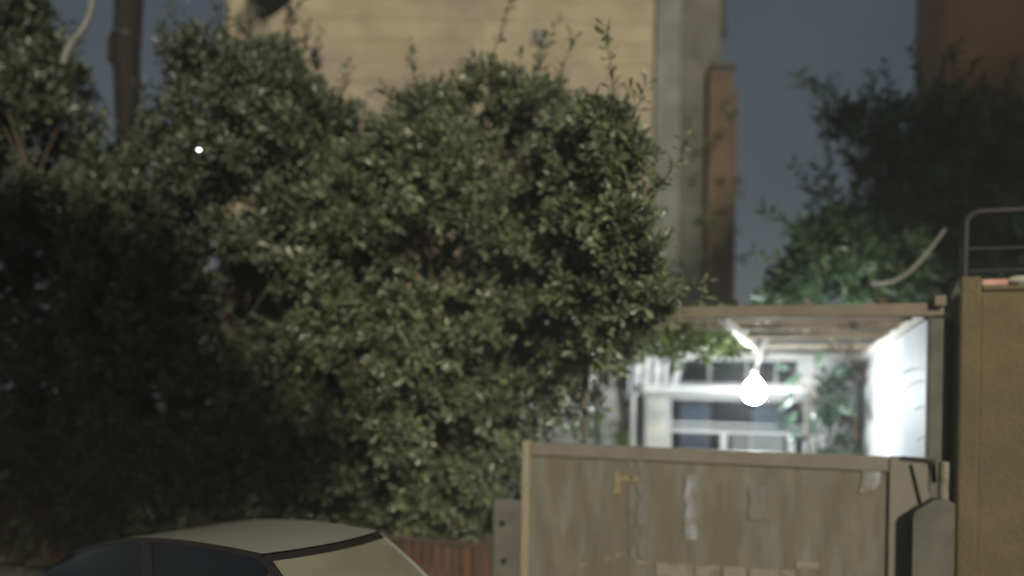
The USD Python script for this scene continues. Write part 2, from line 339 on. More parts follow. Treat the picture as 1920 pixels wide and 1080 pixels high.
obj('wall_pilaster', lbx(cj, cj + .3, VB - .08, VB + .017, 0, ztop - .01, .01), M['white_dimmed'], hs)
def window(poly, nm, parts):
    a0, z0, a1, z1 = poly.bounds
    fr = obj(nm, cat_([lbx(a0, a1, VB + .02, VB + .09, z1 - .05, z1 - .001), lbx(a0, a1, VB + .02, VB + .09, z0 + .001, z0 + .05), lbx(a0 + .001, a0 + .05, VB + .02, VB + .09, z0 + .052, z1 - .052), lbx(a1 - .05, a1 - .001, VB + .02, VB + .09, z0 + .052, z1 - .052)]), M['white'], hs)
    obj('pane', lbx(a0 + .04, a1 - .04, VB + .06, VB + .066, z0 + .04, z1 - .04, 0), M['pane'], fr)
    return fr
fr = window(w_lo, 'window', 0)
z1_, z2_ = b(1380, 797)[1], b(1380, 810)[1]
obj('rail', lbx(w_lo.bounds[0] + .06, w_lo.bounds[2] - .06, VB - .03, VB + .05, z2_ - .035, z2_ + .035), M['white'], fr)
obj('rail', lbx(w_lo.bounds[0] + .06, w_lo.bounds[2] - .06, VB + .01, VB + .05, z1_ - .012, z1_ + .022), M['white'], fr)
for pxm, w in ((1357, .055), (1484, .06), (1407, .02)):
    um = b(pxm, 825)[0]; obj('mullion', lbx(um - w, um + w, VB + .005, VB + .052, 1.06, z2_ - .04), M['white'], fr)
ua, ub_ = b(1371, 830)[0], b(1402, 830)[0]
for k in range(9):
    z = z2_ - .09 - k * .055; obj('louvre', lbx(ua, ub_, VB + .02, VB + .05, z - .014, z + .014, .003), M['white_dimmed'], fr)
ua, ub_ = b(1412, 830)[0], b(1470, 830)[0]
for k in range(9):
    z = z2_ - .09 - k * .055; obj('louvre', lbx(ua, ub_, VB + .02, VB + .05, z - .018, z + .018, .003), M['white_dimmed'], fr)
fr2 = window(w_hi, 'window', 0)
for pxm in (1330, 1400, 1455):
    um = b(pxm, 700)[0]; obj('mullion', lbx(um - .02, um + .02, VB + .03, VB + .08, w_hi.bounds[1] + .052, w_hi.bounds[3] - .052), M['white_dimmed'], fr2)
# pieces seen dimly through the glass
cu0, cu1 = w_lo.bounds[0] + .1, w_lo.bounds[2] - .1
def curtain(u0, u1, v, z0, z1, amp, n, seed):
    r = np.random.default_rng(seed); nu, nz = 40, 10
    uu = np.linspace(u0, u1, nu); zs = np.linspace(z0, z1, nz)
    P = np.array([[L2W(a, v + amp * math.sin((a - u0) / (u1 - u0) * n * 2 * math.pi + .4 * math.sin(z * 3)) , z) for a in uu] for z in zs]).reshape(-1, 3)
    F = [[i * nu + j, i * nu + j + 1, (i + 1) * nu + j + 1, (i + 1) * nu + j] for i in range(nz - 1) for j in range(nu - 1)]
    f = np.array(F); f = np.vstack([f[:, [0, 1, 2]], f[:, [0, 2, 3]]])
    return trimesh.Trimesh(np.vstack([P, P + V * .006]), np.vstack([f, f[:, ::-1] + len(P)]), process=False)
obj('inner_curtain', curtain(cu0, cu0 + .55, VB + 1.1, .9, 2.5, .03, 6, 1), M['cloth'], hs, smooth=True)
obj('inner_curtain', curtain(cu1 - .75, cu1 - .2, VB + 1.2, .9, 2.5, .03, 6, 2), M['cloth'], hs, smooth=True)
# lintel (canopy edge) over the window
c_l = thing('canopy_rail', 'bright white horizontal rail above the window, passing behind the bulb', 'rail')
v4 = 4.9
a0, a1 = b(1203, 730, v4)[0], b(1604, 740, v4)[0]
zc = b(1300, 730, v4)[1]
obj('rail', lbx(a0, a1, v4, v4 + .12, zc - .055, zc + .06), M['white'], c_l)
obj('lower_lip', lbx(a0, a1 - .3, v4 + .3, v4 + .45, b(1300, 750, v4 + .3)[1], b(1300, 741, v4 + .3)[1]), M['white_dimmed'], c_l)  # its shadowed grey is put into the material
for a in (a0 + .1, a0 + 1.4, a1 - .15): obj('bracket', bar(L2W(a, v4 + .125, zc), L2W(a, VB - .003, zc + .02), .05, .05), M['white'], c_l)
sp = thing('slanted_strut', 'short white strut slanting down to the canopy rail left of the bulb', 'strut')
p0, p1 = b(1279, 664, 5.05), b(1264, 726, 5.05)
obj('bar', bar(L2W(p0[0], 5.05, p0[1]), L2W(p1[0], 5.05, p1[1]), .11, .04, V), M['white'], sp)
obj('foot', bar(L2W(p1[0] - .08, 5.05, p1[1] - .0), L2W(p1[0] + .08, 5.05, p1[1]), .06, .02, ZV), M['white'], sp)
# porch column and hanging curtain
pc = thing('porch_column', 'square white porch column left of the window', 'column')
v5 = 4.95
k0, k1 = b(1208, 790, v5)[0], b(1252, 790, v5)[0]
obj('shaft', lbx(k0, k1, v5, v5 + .3, 0.1, b(1230, 745, v5)[1], .015), M['white_dimmed'], pc)
obj('base', lbx(k0 - .05, k1 + .05, v5 - .05, v5 + .35, 0, .098, .015), M['white_dimmed'], pc)
cu = thing('white_curtain', 'white cloth curtain hanging in folds above the porch column', 'curtain')
s0, s1 = b(1178, 700, 5.1)[0], b(1252, 700, 5.1)[0]
obj('cloth', curtain(s0, s1, 5.1, b(1200, 735, 5.1)[1], b(1200, 664, 5.1)[1], .035, 4, 3), M['cloth'], cu, smooth=True)
obj('rod', tube([L2W(s0 - .1, 5.1, b(1200, 662, 5.1)[1]), L2W(s1 + .1, 5.1, b(1200, 662, 5.1)[1])], .015, 8), M['white'], cu)
wp_ = thing('white_pipe', 'upright white pipe on the wall left of the porch column', 'pipe')
up_ = b(1187, 760, 5.2)[0]
obj('shaft', tube([L2W(up_, 5.2, 0), L2W(up_, 5.2, b(1187, 738, 5.2)[1])], .045, 12), M['white'], wp_, smooth=40)
obj('collar', tube([L2W(up_, 5.2, b(1187, 745, 5.2)[1]), L2W(up_, 5.2, b(1187, 738, 5.2)[1] + .01)], .06, 12), M['white'], wp_)

# ------------------------------------------------------------------ pergola
pg = thing('pergola', 'wooden slatted pergola over the yard with pale front beam above the gate', 'pergola')
fz = b(1520, 584, .15)[1]
fl, frt = b(1100, 590, .15)[0], b(1768, 578, .15)[0]
obj('front_beam', lbx(fl - .15, frt, .10, .22, fz - .062, fz + .062, .01), M['beam'], pg)
bz = b(1450, 667, 5.3)[1]
obj('rear_beam', lbx(fl - .3, 3.98, 5.28, 5.38, bz - .045, bz + .045, .01), M['lit_beam'], pg)
def zat(v): return fz + (bz - fz) * (v - .3) / 5.0
for k, vv in enumerate((.95, 1.7, 2.7, 4.2)):
    obj('slat', lbx(fl - .2, 3.95, vv - .03, vv + .03, zat(vv) - .0, zat(vv) + .085, .006), M['beam'], pg)
rl0, rl1 = b(1349, 600, .5), b(1432, 664, 4.6)
obj('rafter', bar(L2W(rl0[0], .25, zat(.25) - .01), L2W(rl0[0] + (rl1[0] - rl0[0]), 5.25, zat(5.25) - .01), .07, .09), M['lit_beam'], pg)
obj('rafter', bar(L2W(3.93, .25, zat(.25) - .01), L2W(3.93, 5.25, zat(5.25) - .01), .07, .09), M['lit_beam'], pg)
obj('rafter', bar(L2W(fl, .25, zat(.25) - .01), L2W(fl, 5.25, zat(5.25) - .01), .07, .09), M['beam'], pg)
pz0 = fz - .08
pr0, pr1 = b(1741, 700, .1)[0], b(1768, 700, .1)[0]
obj('post', lbx(pr0, pr1, .10, .22, 0, pz0, .01), M['post'], pg, label='grey weathered right front post')
obj('post', lbx(fl - .035, fl + .035, .12, .20, 0, pz0, .01), M['post'], pg)
obj('post', lbx(3.93, 4.03, 5.28, 5.38, 0, bz - .05, .01), M['post'], pg)
bk = b(1762, 566, .05)
obj('end_bracket', lbx(bk[0] - .05, bk[0] + .05, .02, .095, bk[1] - .04, bk[1] + .06, .01), M['beam'], pg)

# ------------------------------------------------------------------ white side screen
def screen(v0, v1, u, mat_, name, label, amp, seed):
    r = np.random.default_rng(seed); n, m = 26, 14
    P = []
    for i in range(n):
        vv = v0 + (v1 - v0) * i / (n - 1)
        for j in range(m):
            z = .05 + (zat(vv) - .08) * j / (m - 1)
            P.append(L2W(u + amp * (meshkit.noise([vv * 2.2, z * 1.1, seed]) - .5), vv, z))
    P = np.array(P); F = np.array([[i * m + j, (i + 1) * m + j, (i + 1) * m + j + 1, i * m + j + 1] for i in range(n - 1) for j in range(m - 1)])
    F = np.vstack([F[:, [0, 1, 2]], F[:, [0, 2, 3]]])
    t = thing(name, label, 'screen')
    obj('sheet', trimesh.Trimesh(np.vstack([P, P + U * .02]), np.vstack([F, F[:, ::-1] + len(P)]), process=False), mat_, t, smooth=True)
    obj('top_batten', bar(L2W(u - .03, v0, zat(v0) - .06), L2W(u - .03, v1, zat(v1) - .06), .04, .05), M['lit_beam'], t)
    return t
screen(2.05, 5.25, 3.96, M['white'], 'white_side_screen', 'bright white screen wall right of the bulb, rear length, fully lit', .05, 5)
t = screen(.27, 2.0, 3.93, M['tarp'], 'white_side_screen', 'greyer white screen panel next to the pergola post, streaked with thin shadows of twigs', .05, 6)
shadow_t = thing('dry_twigs', 'thin dark tubes standing for shadows of twigs on the greyer white screen panel', 'twigs')  # dark tubes model the shadows of twigs on the panel
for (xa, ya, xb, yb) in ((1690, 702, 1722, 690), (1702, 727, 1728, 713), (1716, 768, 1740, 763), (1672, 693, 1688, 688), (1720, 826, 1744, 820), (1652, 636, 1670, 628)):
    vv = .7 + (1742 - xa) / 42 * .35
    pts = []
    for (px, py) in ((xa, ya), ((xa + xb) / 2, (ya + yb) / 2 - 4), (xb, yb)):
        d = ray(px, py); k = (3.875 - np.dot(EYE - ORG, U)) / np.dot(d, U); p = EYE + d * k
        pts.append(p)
    obj('twig', tube(pts, [.005, .004, .002], 5), M['bark'], shadow_t)

# ------------------------------------------------------------------ hanging bulb
lampv = 2.9
lu, lz = b(1414, 735, lampv)
lp = thing('hanging_bulb', 'glaring white bulb hanging under the pergola in front of the window', 'lamp')
s = trimesh.creation.icosphere(3, .15)
vv = s.vertices.copy(); up = np.clip(vv[:, 2] / .15, 0, 1); vv[:, :2] *= (1 - .45 * up ** 1.5)[:, None]; vv[:, 2] *= np.where(vv[:, 2] > 0, 1.45, 1.0)
s.vertices = vv; s.apply_translation(L2W(lu, lampv, lz))
obj('globe', s, M['bulb'], lp, smooth=True)
obj('socket', tube([L2W(lu, lampv, lz + .205), L2W(lu, lampv, lz + .28)], .045, 14), M['white'], lp, smooth=40)
ht = b(1437, 668, lampv)
obj('hanger', bar(L2W(lu, lampv, lz + .285), L2W(ht[0], lampv, zat(lampv) + .03), .05, .02, V), M['white'], lp)

# ------------------------------------------------------------------ gate
gt = thing('sheet_metal_gate', 'wide stained sheet metal gate with scraps of old paper, closing the yard', 'gate')
GW, GZ = 3.735, 2.0
zr = GZ - .145
obj('panel', lbx(.06, 3.56, .01, .03, .1, zr - .002, 0), M['gate'], gt)
obj('top_rail', lbx(.06, 3.56, -.02, .045, zr, GZ, .01), M['gate_frame'], gt)
obj('edge_stile', lbx(-.03, .058, -.04, .05, .08, GZ + .015, .012), M['gate_edge'], gt, label='cream painted left edge stile')
sr0, sr1 = b(1706, 950, -.01)[0], b(1742, 950, -.01)[0]
obj('stile', lbx(3.562, sr1, -.03, .05, .08, GZ + .005, .012), M['gate_frame'], gt)
def patch(pts, m, nm='paper_scrap', v=-.004):
    w = [b(px, py, v) for px, py in pts]
    obj(nm, lslab(Polygon(w), v - .003, v), m, gt)
def rag(x0, y0, x1, y1, j, n=5, seed=0):
    r = np.random.default_rng(seed); o = []
    for t in np.linspace(0, 1, n): o.append((x0 + r.uniform(-j, j), y0 + (y1 - y0) * t))
    for t in np.linspace(1, 0, n): o.append((x1 + r.uniform(-j, j), y0 + (y1 - y0) * t))
    return o
patch(rag(1284, 890, 1307, 1012, 3, 7, 1), M['paper'])
patch(rag(1404, 912, 1438, 975, 2, 5, 2), M['paper_dim'])
patch([(1618, 874), (1652, 874), (1650, 905), (1640, 918), (1610, 924), (1617, 900)], M['paper'])
patch(rag(1150, 884, 1163, 925, 3, 4, 4), M['paper_yellow'])
patch([(1162, 893), (1198, 892), (1197, 903), (1164, 902)], M['paper_yellow'])
for k, (ya, yb) in enumerate(((853, 880), (884, 902), (908, 985), (992, 1004), (1020, 1048))):
    patch(rag(1196 + (k % 2) * 3, ya, 1207 + (k % 3) * 4, yb, 3, 4, 10 + k), M['paper_dim'])
    patch(rag(1178 + k, ya + 4, 1186 + k, yb - 3, 2, 4, 20 + k), M['paper_dim'])
for k, (xa, xb, ya, yb) in enumerate(((1192, 1216, 1051, 1058), (1230, 1300, 1055, 1092), (1303, 1352, 1058, 1094), (1355, 1400, 1062, 1096), (1404, 1490, 1066, 1098), (1492, 1535, 1052, 1066), (1085, 1105, 1056, 1062))):
    patch([(xa, ya), (xb, ya + (xb - xa) * .04), (xb, yb), (xa, yb)], M['stripe'], 'paint_patch')
patch([(1130, 1048), (1165, 1036), (1166, 1040), (1132, 1053)], M['stripe'], 'paint_patch')

# left gate post and slat fence
gp = thing('gate_post', 'grey concrete post with two dark bolt holes left of the gate', 'post')
a0, a1 = b(922, 1000, -.02)[0], b(972, 1000, -.02)[0]
obj('shaft', lbx(a0, a1, -.02, .14, 0, b(950, 940, -.02)[1], .02), M['post'], gp)
for px, py in ((942, 981), (945, 1052)):
    a, z = b(px, py, -.025)
    m = trimesh.creation.cylinder(.032, .03, sections=10); m.apply_transform(trimesh.transformations.rotation_matrix(math.pi / 2, [1, 0, 0])); m.apply_translation([a, -.025, z])
    obj('bolt', loc(m), M['bolt'], gp)
fz_ = b(820, 1012, 0.0)[1]
fn = thing('slat_fence', 'low reddish brown vertical slat fence between car and gate post', 'fence')
x = a0 - .03
k = 0
while x > -9.5:
    w = .085 + .01 * rng.random()
    obj('slat', lbx(x - w, x, .0, .022, .05, fz_ - .055 - .012 * rng.random(), .004), M['slat'], fn)
    x -= w + .028; k += 1
obj('top_rail', lbx(-9.5, a0 - .03, -.02, .05, fz_ - .05, fz_, .008), M['rail'], fn)
obj('rail', lbx(-9.5, a0 - .03, .025, .06, .25, .32, .005), M['rail'], fn)
for a in (-9.4, -7.7, -6.1, -4.5, -2.9, -1.4): obj('post', lbx(a, a + .09, .062, .15, 0, fz_ - .06, .01), M['rail'], fn)

# ------------------------------------------------------------------ right side: stub post, pier wall, railing
st = thing('concrete_stub', 'short grey concrete stub with two pale metal pipes beside the gate', 'post')
v7 = -.22
a0, a1 = b(1712, 1000, v7)[0], b(1790, 1000, v7)[0]
z0, z1 = b(1715, 958, v7)[1], b(1780, 938, v7)[1]
prof = Polygon([(a0, 0), (a1, 0), (a1, z1 - .03), (a1 - .06, z1), (a0 + .16, z1 - .01), (a0 + .02, z0), (a0, z0 - .05)])
obj('block', lslab(prof, v7, v7 + .19), M['post'], st)
for (xa, xb, ya, yb, m) in ((1762, 1777, 866, 938, 'stripe'),):
    u0, zt_ = b((xa + xb) / 2, ya, v7 + .1); obj('pipe', tube([L2W(u0, v7 + .1, z1 - .05), L2W(u0, v7 + .1, zt_)], .043, 12), M[m], st, smooth=40)
g1, g2 = b(1718, 868, -.05), b(1737, 945, -.05)
obj('hinge_strap', bar(L2W(g1[0], -.06, g1[1]), L2W(g2[0], -.06, g2[1]), .08, .02, V), M['gate_frame'], st)
lt = thing('gate_latch', 'dark bent latch bar across the top right gate corner', 'latch')
h1, h2 = b(1690, 858, -.05), b(1748, 864, -.05)
obj('bar', bar(L2W(h1[0], -.045, h1[1]), L2W(h2[0], -.045, h2[1]), .03, .03), M['bolt'], lt)
obj('hook', bar(L2W(h2[0], -.045, h2[1] + .01), L2W(h2[0] + .02, -.045, h2[1] - .2), .04, .04), M['metal_dull'], lt)

pw = thing('pier_wall', 'tall olive brown rendered wall filling the right edge', 'wall')
v8 = .16
a0, a1 = b(1795, 700, v8)[0], b(1836, 700, v8)[0]
zt1, zt2 = b(1812, 520, v8)[1], b(1880, 545, v8)[1]
obj('column', lbx(a0, a1, v8 - .05, v8 + .35, 0, zt1, .02), M['pier'], pw)
obj('panel', lbx(a1 + .003, a1 + 6.5, v8, v8 + .3, 0, zt2, .01), M['pier'], pw)
obj('coping', lbx(a1 + .003, a1 + 6.5, v8 - .03, v8 + .33, zt2 + .002, zt2 + .05, .01), M['pier'], pw)
sa, sz = b(1782, 640, .1)
obj('return_wall', lbx(b(1772, 700, .34)[0], a0 - .004, .34, .5, 0, b(1778, 600, .34)[1], .01), M['dark_grey'], pw, label='dark panel added in the gap between pergola post and column')  # dark panel closes the open gap, shade put into its tone
rb = b(1862, 530, v8 + .1)
for (xa, xb, m, nm, lab) in ((1838, 1888, 'terracotta', 'loose_brick', 'pinkish brick lying on top of the tall right wall'), (1894, 1930, 'stone', 'loose_stone', 'grey stone lump lying on the right wall at the edge')):
    u0, u1 = b(xa, 530, v8 + .1)[0], b(xb, 530, v8 + .1)[0]
    m_ = trimesh.creation.box([u1 - u0, .12, .07]) if nm == 'loose_brick' else trimesh.creation.icosphere(3, 1)
    if nm == 'loose_brick':
        m_ = bx(0, u1 - u0, 0, .12, 0, .065, .012)
        m_.apply_translation([u0, v8 + .06, zt2 + .052])
    else:
        p = m_.vertices * (1 + .35 * (meshkit.fbm(m_.vertices * 1.7 + 3, 3, 4) - .5))[:, None]; m_.vertices = p * [.12, .09, .055]; m_.apply_translation([u0 + .1, v8 + .14, zt2 + .1])
    obj(nm, loc(m_), M[m], label=lab, cat=nm.split('_')[1])
rl = thing('metal_railing', 'dull metal pipe railing with rounded corner on the right wall', 'railing')
v9 = v8 + .18
r0, rt = b(1808, 520, v9)[0], b(1860, 397, v9)[1]
rbz = zt1 + .002
pts = [L2W(r0, v9, rbz)] + [L2W(r0, v9, rt - .12)] + [L2W(r0 + .12 * (1 - math.cos(t)), v9, rt - .12 + .12 * math.sin(t)) for t in np.linspace(.3, 1.57, 5)] + [L2W(r0 + 3.2, v9, rt)]
obj('frame', tube(pts, .034, 10), M['metal_dull'], rl, smooth=50)
for py in (466, 508):
    z = b(1860, py, v9)[1]; obj('bar', tube([L2W(r0 + .03, v9, z), L2W(r0 + 3.2, v9, z)], .016, 8), M['metal_dull'], rl, smooth=50)
for a in (1.1, 2.2, 3.2): obj('post', tube([L2W(r0 + a, v9, zt2 + .052), L2W(r0 + a, v9, rt - .035)], .03, 8), M['metal_dull'], rl)

# ------------------------------------------------------------------ utility pole
PY = 12.4
def up(px, py): return atY(px, py, PY)
pl = thing('utility_pole', 'dark reddish wooden utility pole rising among the left trees', 'pole')
tb, tt = up(240, 250), up(240, -300)
pts = [np.array([tb[0] - .05, PY, 0]), up(240, 250), up(237, 100), up(242, 0), up(242, -420)]
obj('shaft', tube(pts, [.27, .185, .21, .215, .2], 14), M['pole'], pl, smooth=50)
rr = up(236, 71); obj('band', tube([rr - ZV * .02, rr + ZV * .02], .235, 14), M['metal_dull'], pl)
rr = up(216, 98); obj('step_block', bx(rr[0] - .08, rr[0] + .08, PY - .12, PY + .12, rr[2] - .2, rr[2] + .2, .02), M['pole'], pl)
top = up(242, -420)
ca = obj('crossarm', bx(top[0] - 1.1, top[0] + 1.1, PY - .3, PY - .2, top[2] - .6, top[2] - .46, .01), M['pole'], pl)
for dx in (-1, -.4, .4, 1): obj('insulator', tube([[top[0] + dx, PY - .25, top[2] - .46], [top[0] + dx, PY - .25, top[2] - .3]], [.05, .03], 8), M['white_dimmed'], ca)

# ------------------------------------------------------------------ leaves and trees
LT = np.array([[0, 0], [.38, -.6], [.38, 0], [.38, .6], [.74, -1.0], [.74, 0], [.74, 1.0], [1.0, 0]])   # obovate leaf: along, across
LF = np.array([[0, 1, 2], [0, 2, 3], [1, 4, 5], [1, 5, 2], [2, 5, 6], [2, 6, 3], [4, 7, 5], [5, 7, 6]])
LT2 = np.array([[0, 0], [.3, -.85], [.3, 0], [.3, .85], [.65, -.8], [.65, 0], [.65, .8], [1.0, 0]])      # lance shaped
def leaves(pos, d, upv, length, width, shape=LT, fold=.25, droop=.12):
    n = len(pos)
    d = d / (np.linalg.norm(d, axis=1, keepdims=True) + 1e-9)
    s = np.cross(d, upv); s /= np.linalg.norm(s, axis=1, keepdims=True) + 1e-9
    nn = np.cross(s, d)
    length = np.broadcast_to(length, (n,)); width = np.broadcast_to(width, (n,))
    al, ac = shape[:, 0], shape[:, 1]
    v = (pos[:, None, :] + d[:, None, :] * (al[None, :, None] * length[:, None, None]) + s[:, None, :] * (ac[None, :, None] * width[:, None, None] / 2)
         + nn[:, None, :] * ((np.abs(ac)[None, :, None] * fold * width[:, None, None] / 2) - (al ** 2)[None, :, None] * droop * length[:, None, None]))
    f = (LF[None] + (np.arange(n) * 8)[:, None, None]).reshape(-1, 3)
    return v.reshape(-1, 3), f

def rand_dir(r, n):
    d = r.normal(size=(n, 3)); return d / np.linalg.norm(d, axis=1, keepdims=True)

def rosettes(r, centers, axes, nl, length, width, shape=LT, spread=(0.25, 1.15), droop=.12, fold=.25):
    """whorls of nl leaves round every tip"""
    n = len(centers)
    axes = axes / np.linalg.norm(axes, axis=1, keepdims=True)
    a = np.where(np.abs(axes[:, 2:3]) < .9, np.array([[0, 0, 1.0]]), np.array([[1.0, 0, 0]]))
    x = np.cross(a, axes); x /= np.linalg.norm(x, axis=1, keepdims=True); y = np.cross(axes, x)
    ph = (np.arange(nl) * 2.4)[None] + r.uniform(0, 6.28, (n, 1)) + r.normal(0, .2, (n, nl))
    ti = np.linspace(*spread, nl)[None] + r.normal(0, .15, (n, nl))
    rad = np.cos(ph)[..., None] * x[:, None] + np.sin(ph)[..., None] * y[:, None]
    d = np.cos(ti)[..., None] * axes[:, None] + np.sin(ti)[..., None] * rad
    upv = axes[:, None] - d * np.sum(axes[:, None] * d, -1, keepdims=True) + r.normal(0, .15, (n, nl, 3))
    pos = centers[:, None] - axes[:, None] * (np.linspace(0, .5, nl)[None, :, None] * length) + rad * .004
    sz = r.uniform(.6, 1.15, (n, 1)); ln = length * sz * r.uniform(.75, 1.15, (n, nl)); wd = width * sz * r.uniform(.75, 1.15, (n, nl))
    return leaves(pos.reshape(-1, 3), d.reshape(-1, 3), upv.reshape(-1, 3), ln.ravel(), wd.ravel(), shape, fold, droop)

def fill(r, poly, Yc, thick, step):
    """points through a crown whose outline, seen along y at the depth Yc, is poly (world x, z)"""
    x0, z0, x1, z1 = poly.bounds; pts = []
    n = int((x1 - x0) * (z1 - z0) * thick * 2 / step ** 3 * 1.3)
    P = np.stack([r.uniform(x0, x1, n), r.uniform(-1, 1, n), r.uniform(z0, z1, n)], 1)
    ok = contains_xy(poly, P[:, 0], P[:, 2]); P = P[ok]
    bd = poly.boundary
    dist = np.array([bd.distance(Point(p[0], p[2])) for p in P])
    th = thick * np.sqrt(np.clip(dist / 1.1, .06, 1))
    P[:, 1] = Yc + P[:, 1] * th
    return P, dist

def pxpoly(pts, Y): return Polygon([(atY(px, py, Y)[0], atY(px, py, Y)[2]) for px, py in pts]).buffer(0)

def tree(name, label, outline, Yc, thick, mleaf, base, fork, seed, step=.42, rc=.32, per=13, nl=8, length=.155, width=.056, shape=LT, nparts=120, nshoot=75, hollow=.37, bend=None, droop=.12, mbark='bark', trunk_r=.13, thin=None, limbs=()):
    r = np.random.default_rng(seed)
    t = thing(name, label, 'tree', {'leafy_tree': 'leafy trees behind the slat fence', 'street_tree': 'unseen trees added for their shade'}.get(name))
    poly = pxpoly(outline, Yc) if not isinstance(outline, Polygon) else outline
    C, dist = fill(r, poly, Yc, thick, step)
    # clumps with gaps between: drop by a smooth noise so that dark hollows open up
    back = C[:, 1] > Yc + .05 * thick
    if bend is not None: C = bend(C)
    keep = meshkit.noise(C * np.array([1.25, 1.0, 1.25]) + seed, seed) > hollow
    keep |= back
    if thin is not None: keep &= r.random(len(C)) < thin(C)
    C = C[keep]
    mid = np.array([poly.centroid.x, Yc, poly.centroid.y])
    out = C - mid; out[:, 1] *= 1.6; out[:, 2] *= .6; out /= np.linalg.norm(out, axis=1, keepdims=True) + 1e-9
    cen = np.repeat(C, per, 0); ou = np.repeat(out, per, 0)
    rd = rand_dir(r, len(cen)); rr = rc * r.uniform(.35, 1.0, len(cen)) ** .6 * np.repeat(r.uniform(.65, 1.15, len(C)), per)
    tips = cen + rd * rr[:, None] * np.array([1, 1, .8])
    axes = rd * .75 + ou * .45 + np.array([0, -.75, .35]) + r.normal(0, .25, rd.shape)
    # long shoots that stick out of the crown's edge
    ed = np.argsort(np.array([poly.boundary.distance(Point(*(EYE + (c - EYE) * 1.0)[[0, 2]])) for c in C]))[:max(10, len(C) // 3)]
    sh_p, sh_a, sh_t = [], [], []
    for i in r.choice(ed, min(nshoot, len(ed)), replace=False):
        d = out[i] * [1, .4, 1] + [0, -.1, .9] + r.normal(0, .35, 3); d /= np.linalg.norm(d); L = r.uniform(.25, .85)
        e = C[i] + d * (rc * .6 + L); bend_ = r.normal(0, .08, 3)
        sh_t.append(tube(bez(C[i], (C[i] + e) / 2 + bend_, e, 5), [.010, .008, .006, .004, .003], 4, False))
        for q in np.linspace(.35, 1.0, max(3, int(L / .09))):
            sh_p.append(C[i] + (e - C[i]) * q + bend_ * 2 * q * (1 - q)); sh_a.append(d + r.normal(0, .25, 3))
    sv, sf = rosettes(r, np.array(sh_p), np.array(sh_a), 4, length * .9, width * .85, shape, (.5, 1.2), droop)
    order = np.argsort(tips[:, 1]); front = order[:min(len(order), nparts * 6)]
    front = r.choice(front, min(nparts, len(front)), replace=False)
    mask = np.ones(len(tips), bool); mask[front] = False
    v, f = rosettes(r, tips[mask], axes[mask], nl, length, width, shape, droop=droop)
    obj('foliage', (np.vstack([v, sv]), np.vstack([f, sf + len(v)])), mleaf, t, kind='stuff')
    for i in front:
        v, f = rosettes(r, tips[i:i + 1], axes[i:i + 1], nl, length * 1.05, width * 1.05, shape, droop=droop)
        obj('leaf_cluster', (v, f), mleaf, t)
    base, fork = np.array(base, float), np.array(fork, float)
    tr = obj('trunk', tube(bez(base, (base + fork) / 2 + [.12, 0, 0], fork, 7), np.linspace(trunk_r, trunk_r * .62, 7), 12), M[mbark], t, smooth=60)
    sel = r.choice(len(C), min(14, len(C)), replace=False)
    for i in sel:
        e = C[i]; s = base + (fork - base) * r.uniform(.55, 1.0)
        m = (s + e) / 2 + [0, 0, .25 * np.linalg.norm(e - s) * r.uniform(-.2, .8)]
        obj('limb', tube(bez(s, m, e, 8), np.linspace(trunk_r * .42, .012, 8), 7), M[mbark], t, smooth=60)
    tw = []
    for i in r.choice(len(C), min(160, len(C)), replace=False):
        j = sel[np.argmin(np.linalg.norm(C[sel] - C[i], axis=1))]
        s = C[j] + (fork - C[j]) * .3; tw.append(tube(bez(s, (s + C[i]) / 2 + r.normal(0, .1, 3), C[i], 4), [.014, .011, .008, .004], 4, False))
    obj('twigs', cat_(tw + sh_t), M[mbark], t, kind='stuff')
    for (pts, r0, r1, mb) in limbs:
        pts = CubicSpline(np.linspace(0, 1, len(pts)), np.array(pts))(np.linspace(0, 1, 12))
        obj('limb', tube(pts, np.linspace(r0, r1, len(pts)), 8), M[mb], t, smooth=60, label='pale bare branch')
    return t

Y1, Y2, Y3 = 9.5, 10.0, 10.6
def bend_near(P):
    # the crown's right side leans out over the yard, in front of the pergola
    x = P[:, 0] / P[:, 1] * FPX + 960
    w = np.clip((x - 960) / 230, 0, 1); w = w * w * (3 - 2 * w)
    Yn = P[:, 1] + w * ((7.35 + .35 * (P[:, 1] - Y1)) - P[:, 1])
    return EYE + (P - EYE) * (Yn / P[:, 1])[:, None]
mid_out = [(600, 330), (640, 300), (700, 260), (760, 235), (778, 190), (835, 172), (852, 138), (900, 118), (950, 145), (985, 175), (1030, 175), (1062, 225), (1085, 205), (1135, 200), (1145, 240), (1170, 265), (1180, 300), (1188, 400), (1202, 470), (1225, 545), (1255, 590), (1255, 615), (1225, 640), (1170, 655), (1120, 690), (1060, 700), (1040, 735), (1120, 770), (1040, 775), (1010, 800), (985, 850), (975, 900), (965, 960), (900, 985), (700, 990), (560, 990), (560, 600)]
tree('leafy_tree', 'broad leafy tree in the middle, hanging over the low slat fence', mid_out, Y1, 1.25, M['leaf_main'], (-.6, Y1 + .3, 0), (-.5, Y1 + .2, 2.4), 11, nparts=200, bend=bend_near)
left_out = [(265, 330), (290, 255), (312, 215), (325, 130), (345, 85), (400, 82), (440, 95), (530, 92), (590, 135), (618, 190), (680, 225), (690, 300), (690, 500), (660, 990), (150, 1000), (150, 420)]
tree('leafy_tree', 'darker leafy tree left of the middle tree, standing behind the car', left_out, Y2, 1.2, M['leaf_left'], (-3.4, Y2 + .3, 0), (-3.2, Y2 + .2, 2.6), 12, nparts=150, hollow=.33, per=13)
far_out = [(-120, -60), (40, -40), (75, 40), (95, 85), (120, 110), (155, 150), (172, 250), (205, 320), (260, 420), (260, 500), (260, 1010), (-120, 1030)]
lb = [atY(120, 120, Y3 - .5), atY(140, 75, Y3 - .5), atY(165, 38, Y3 - .5), atY(172, -30, Y3 - .5)]
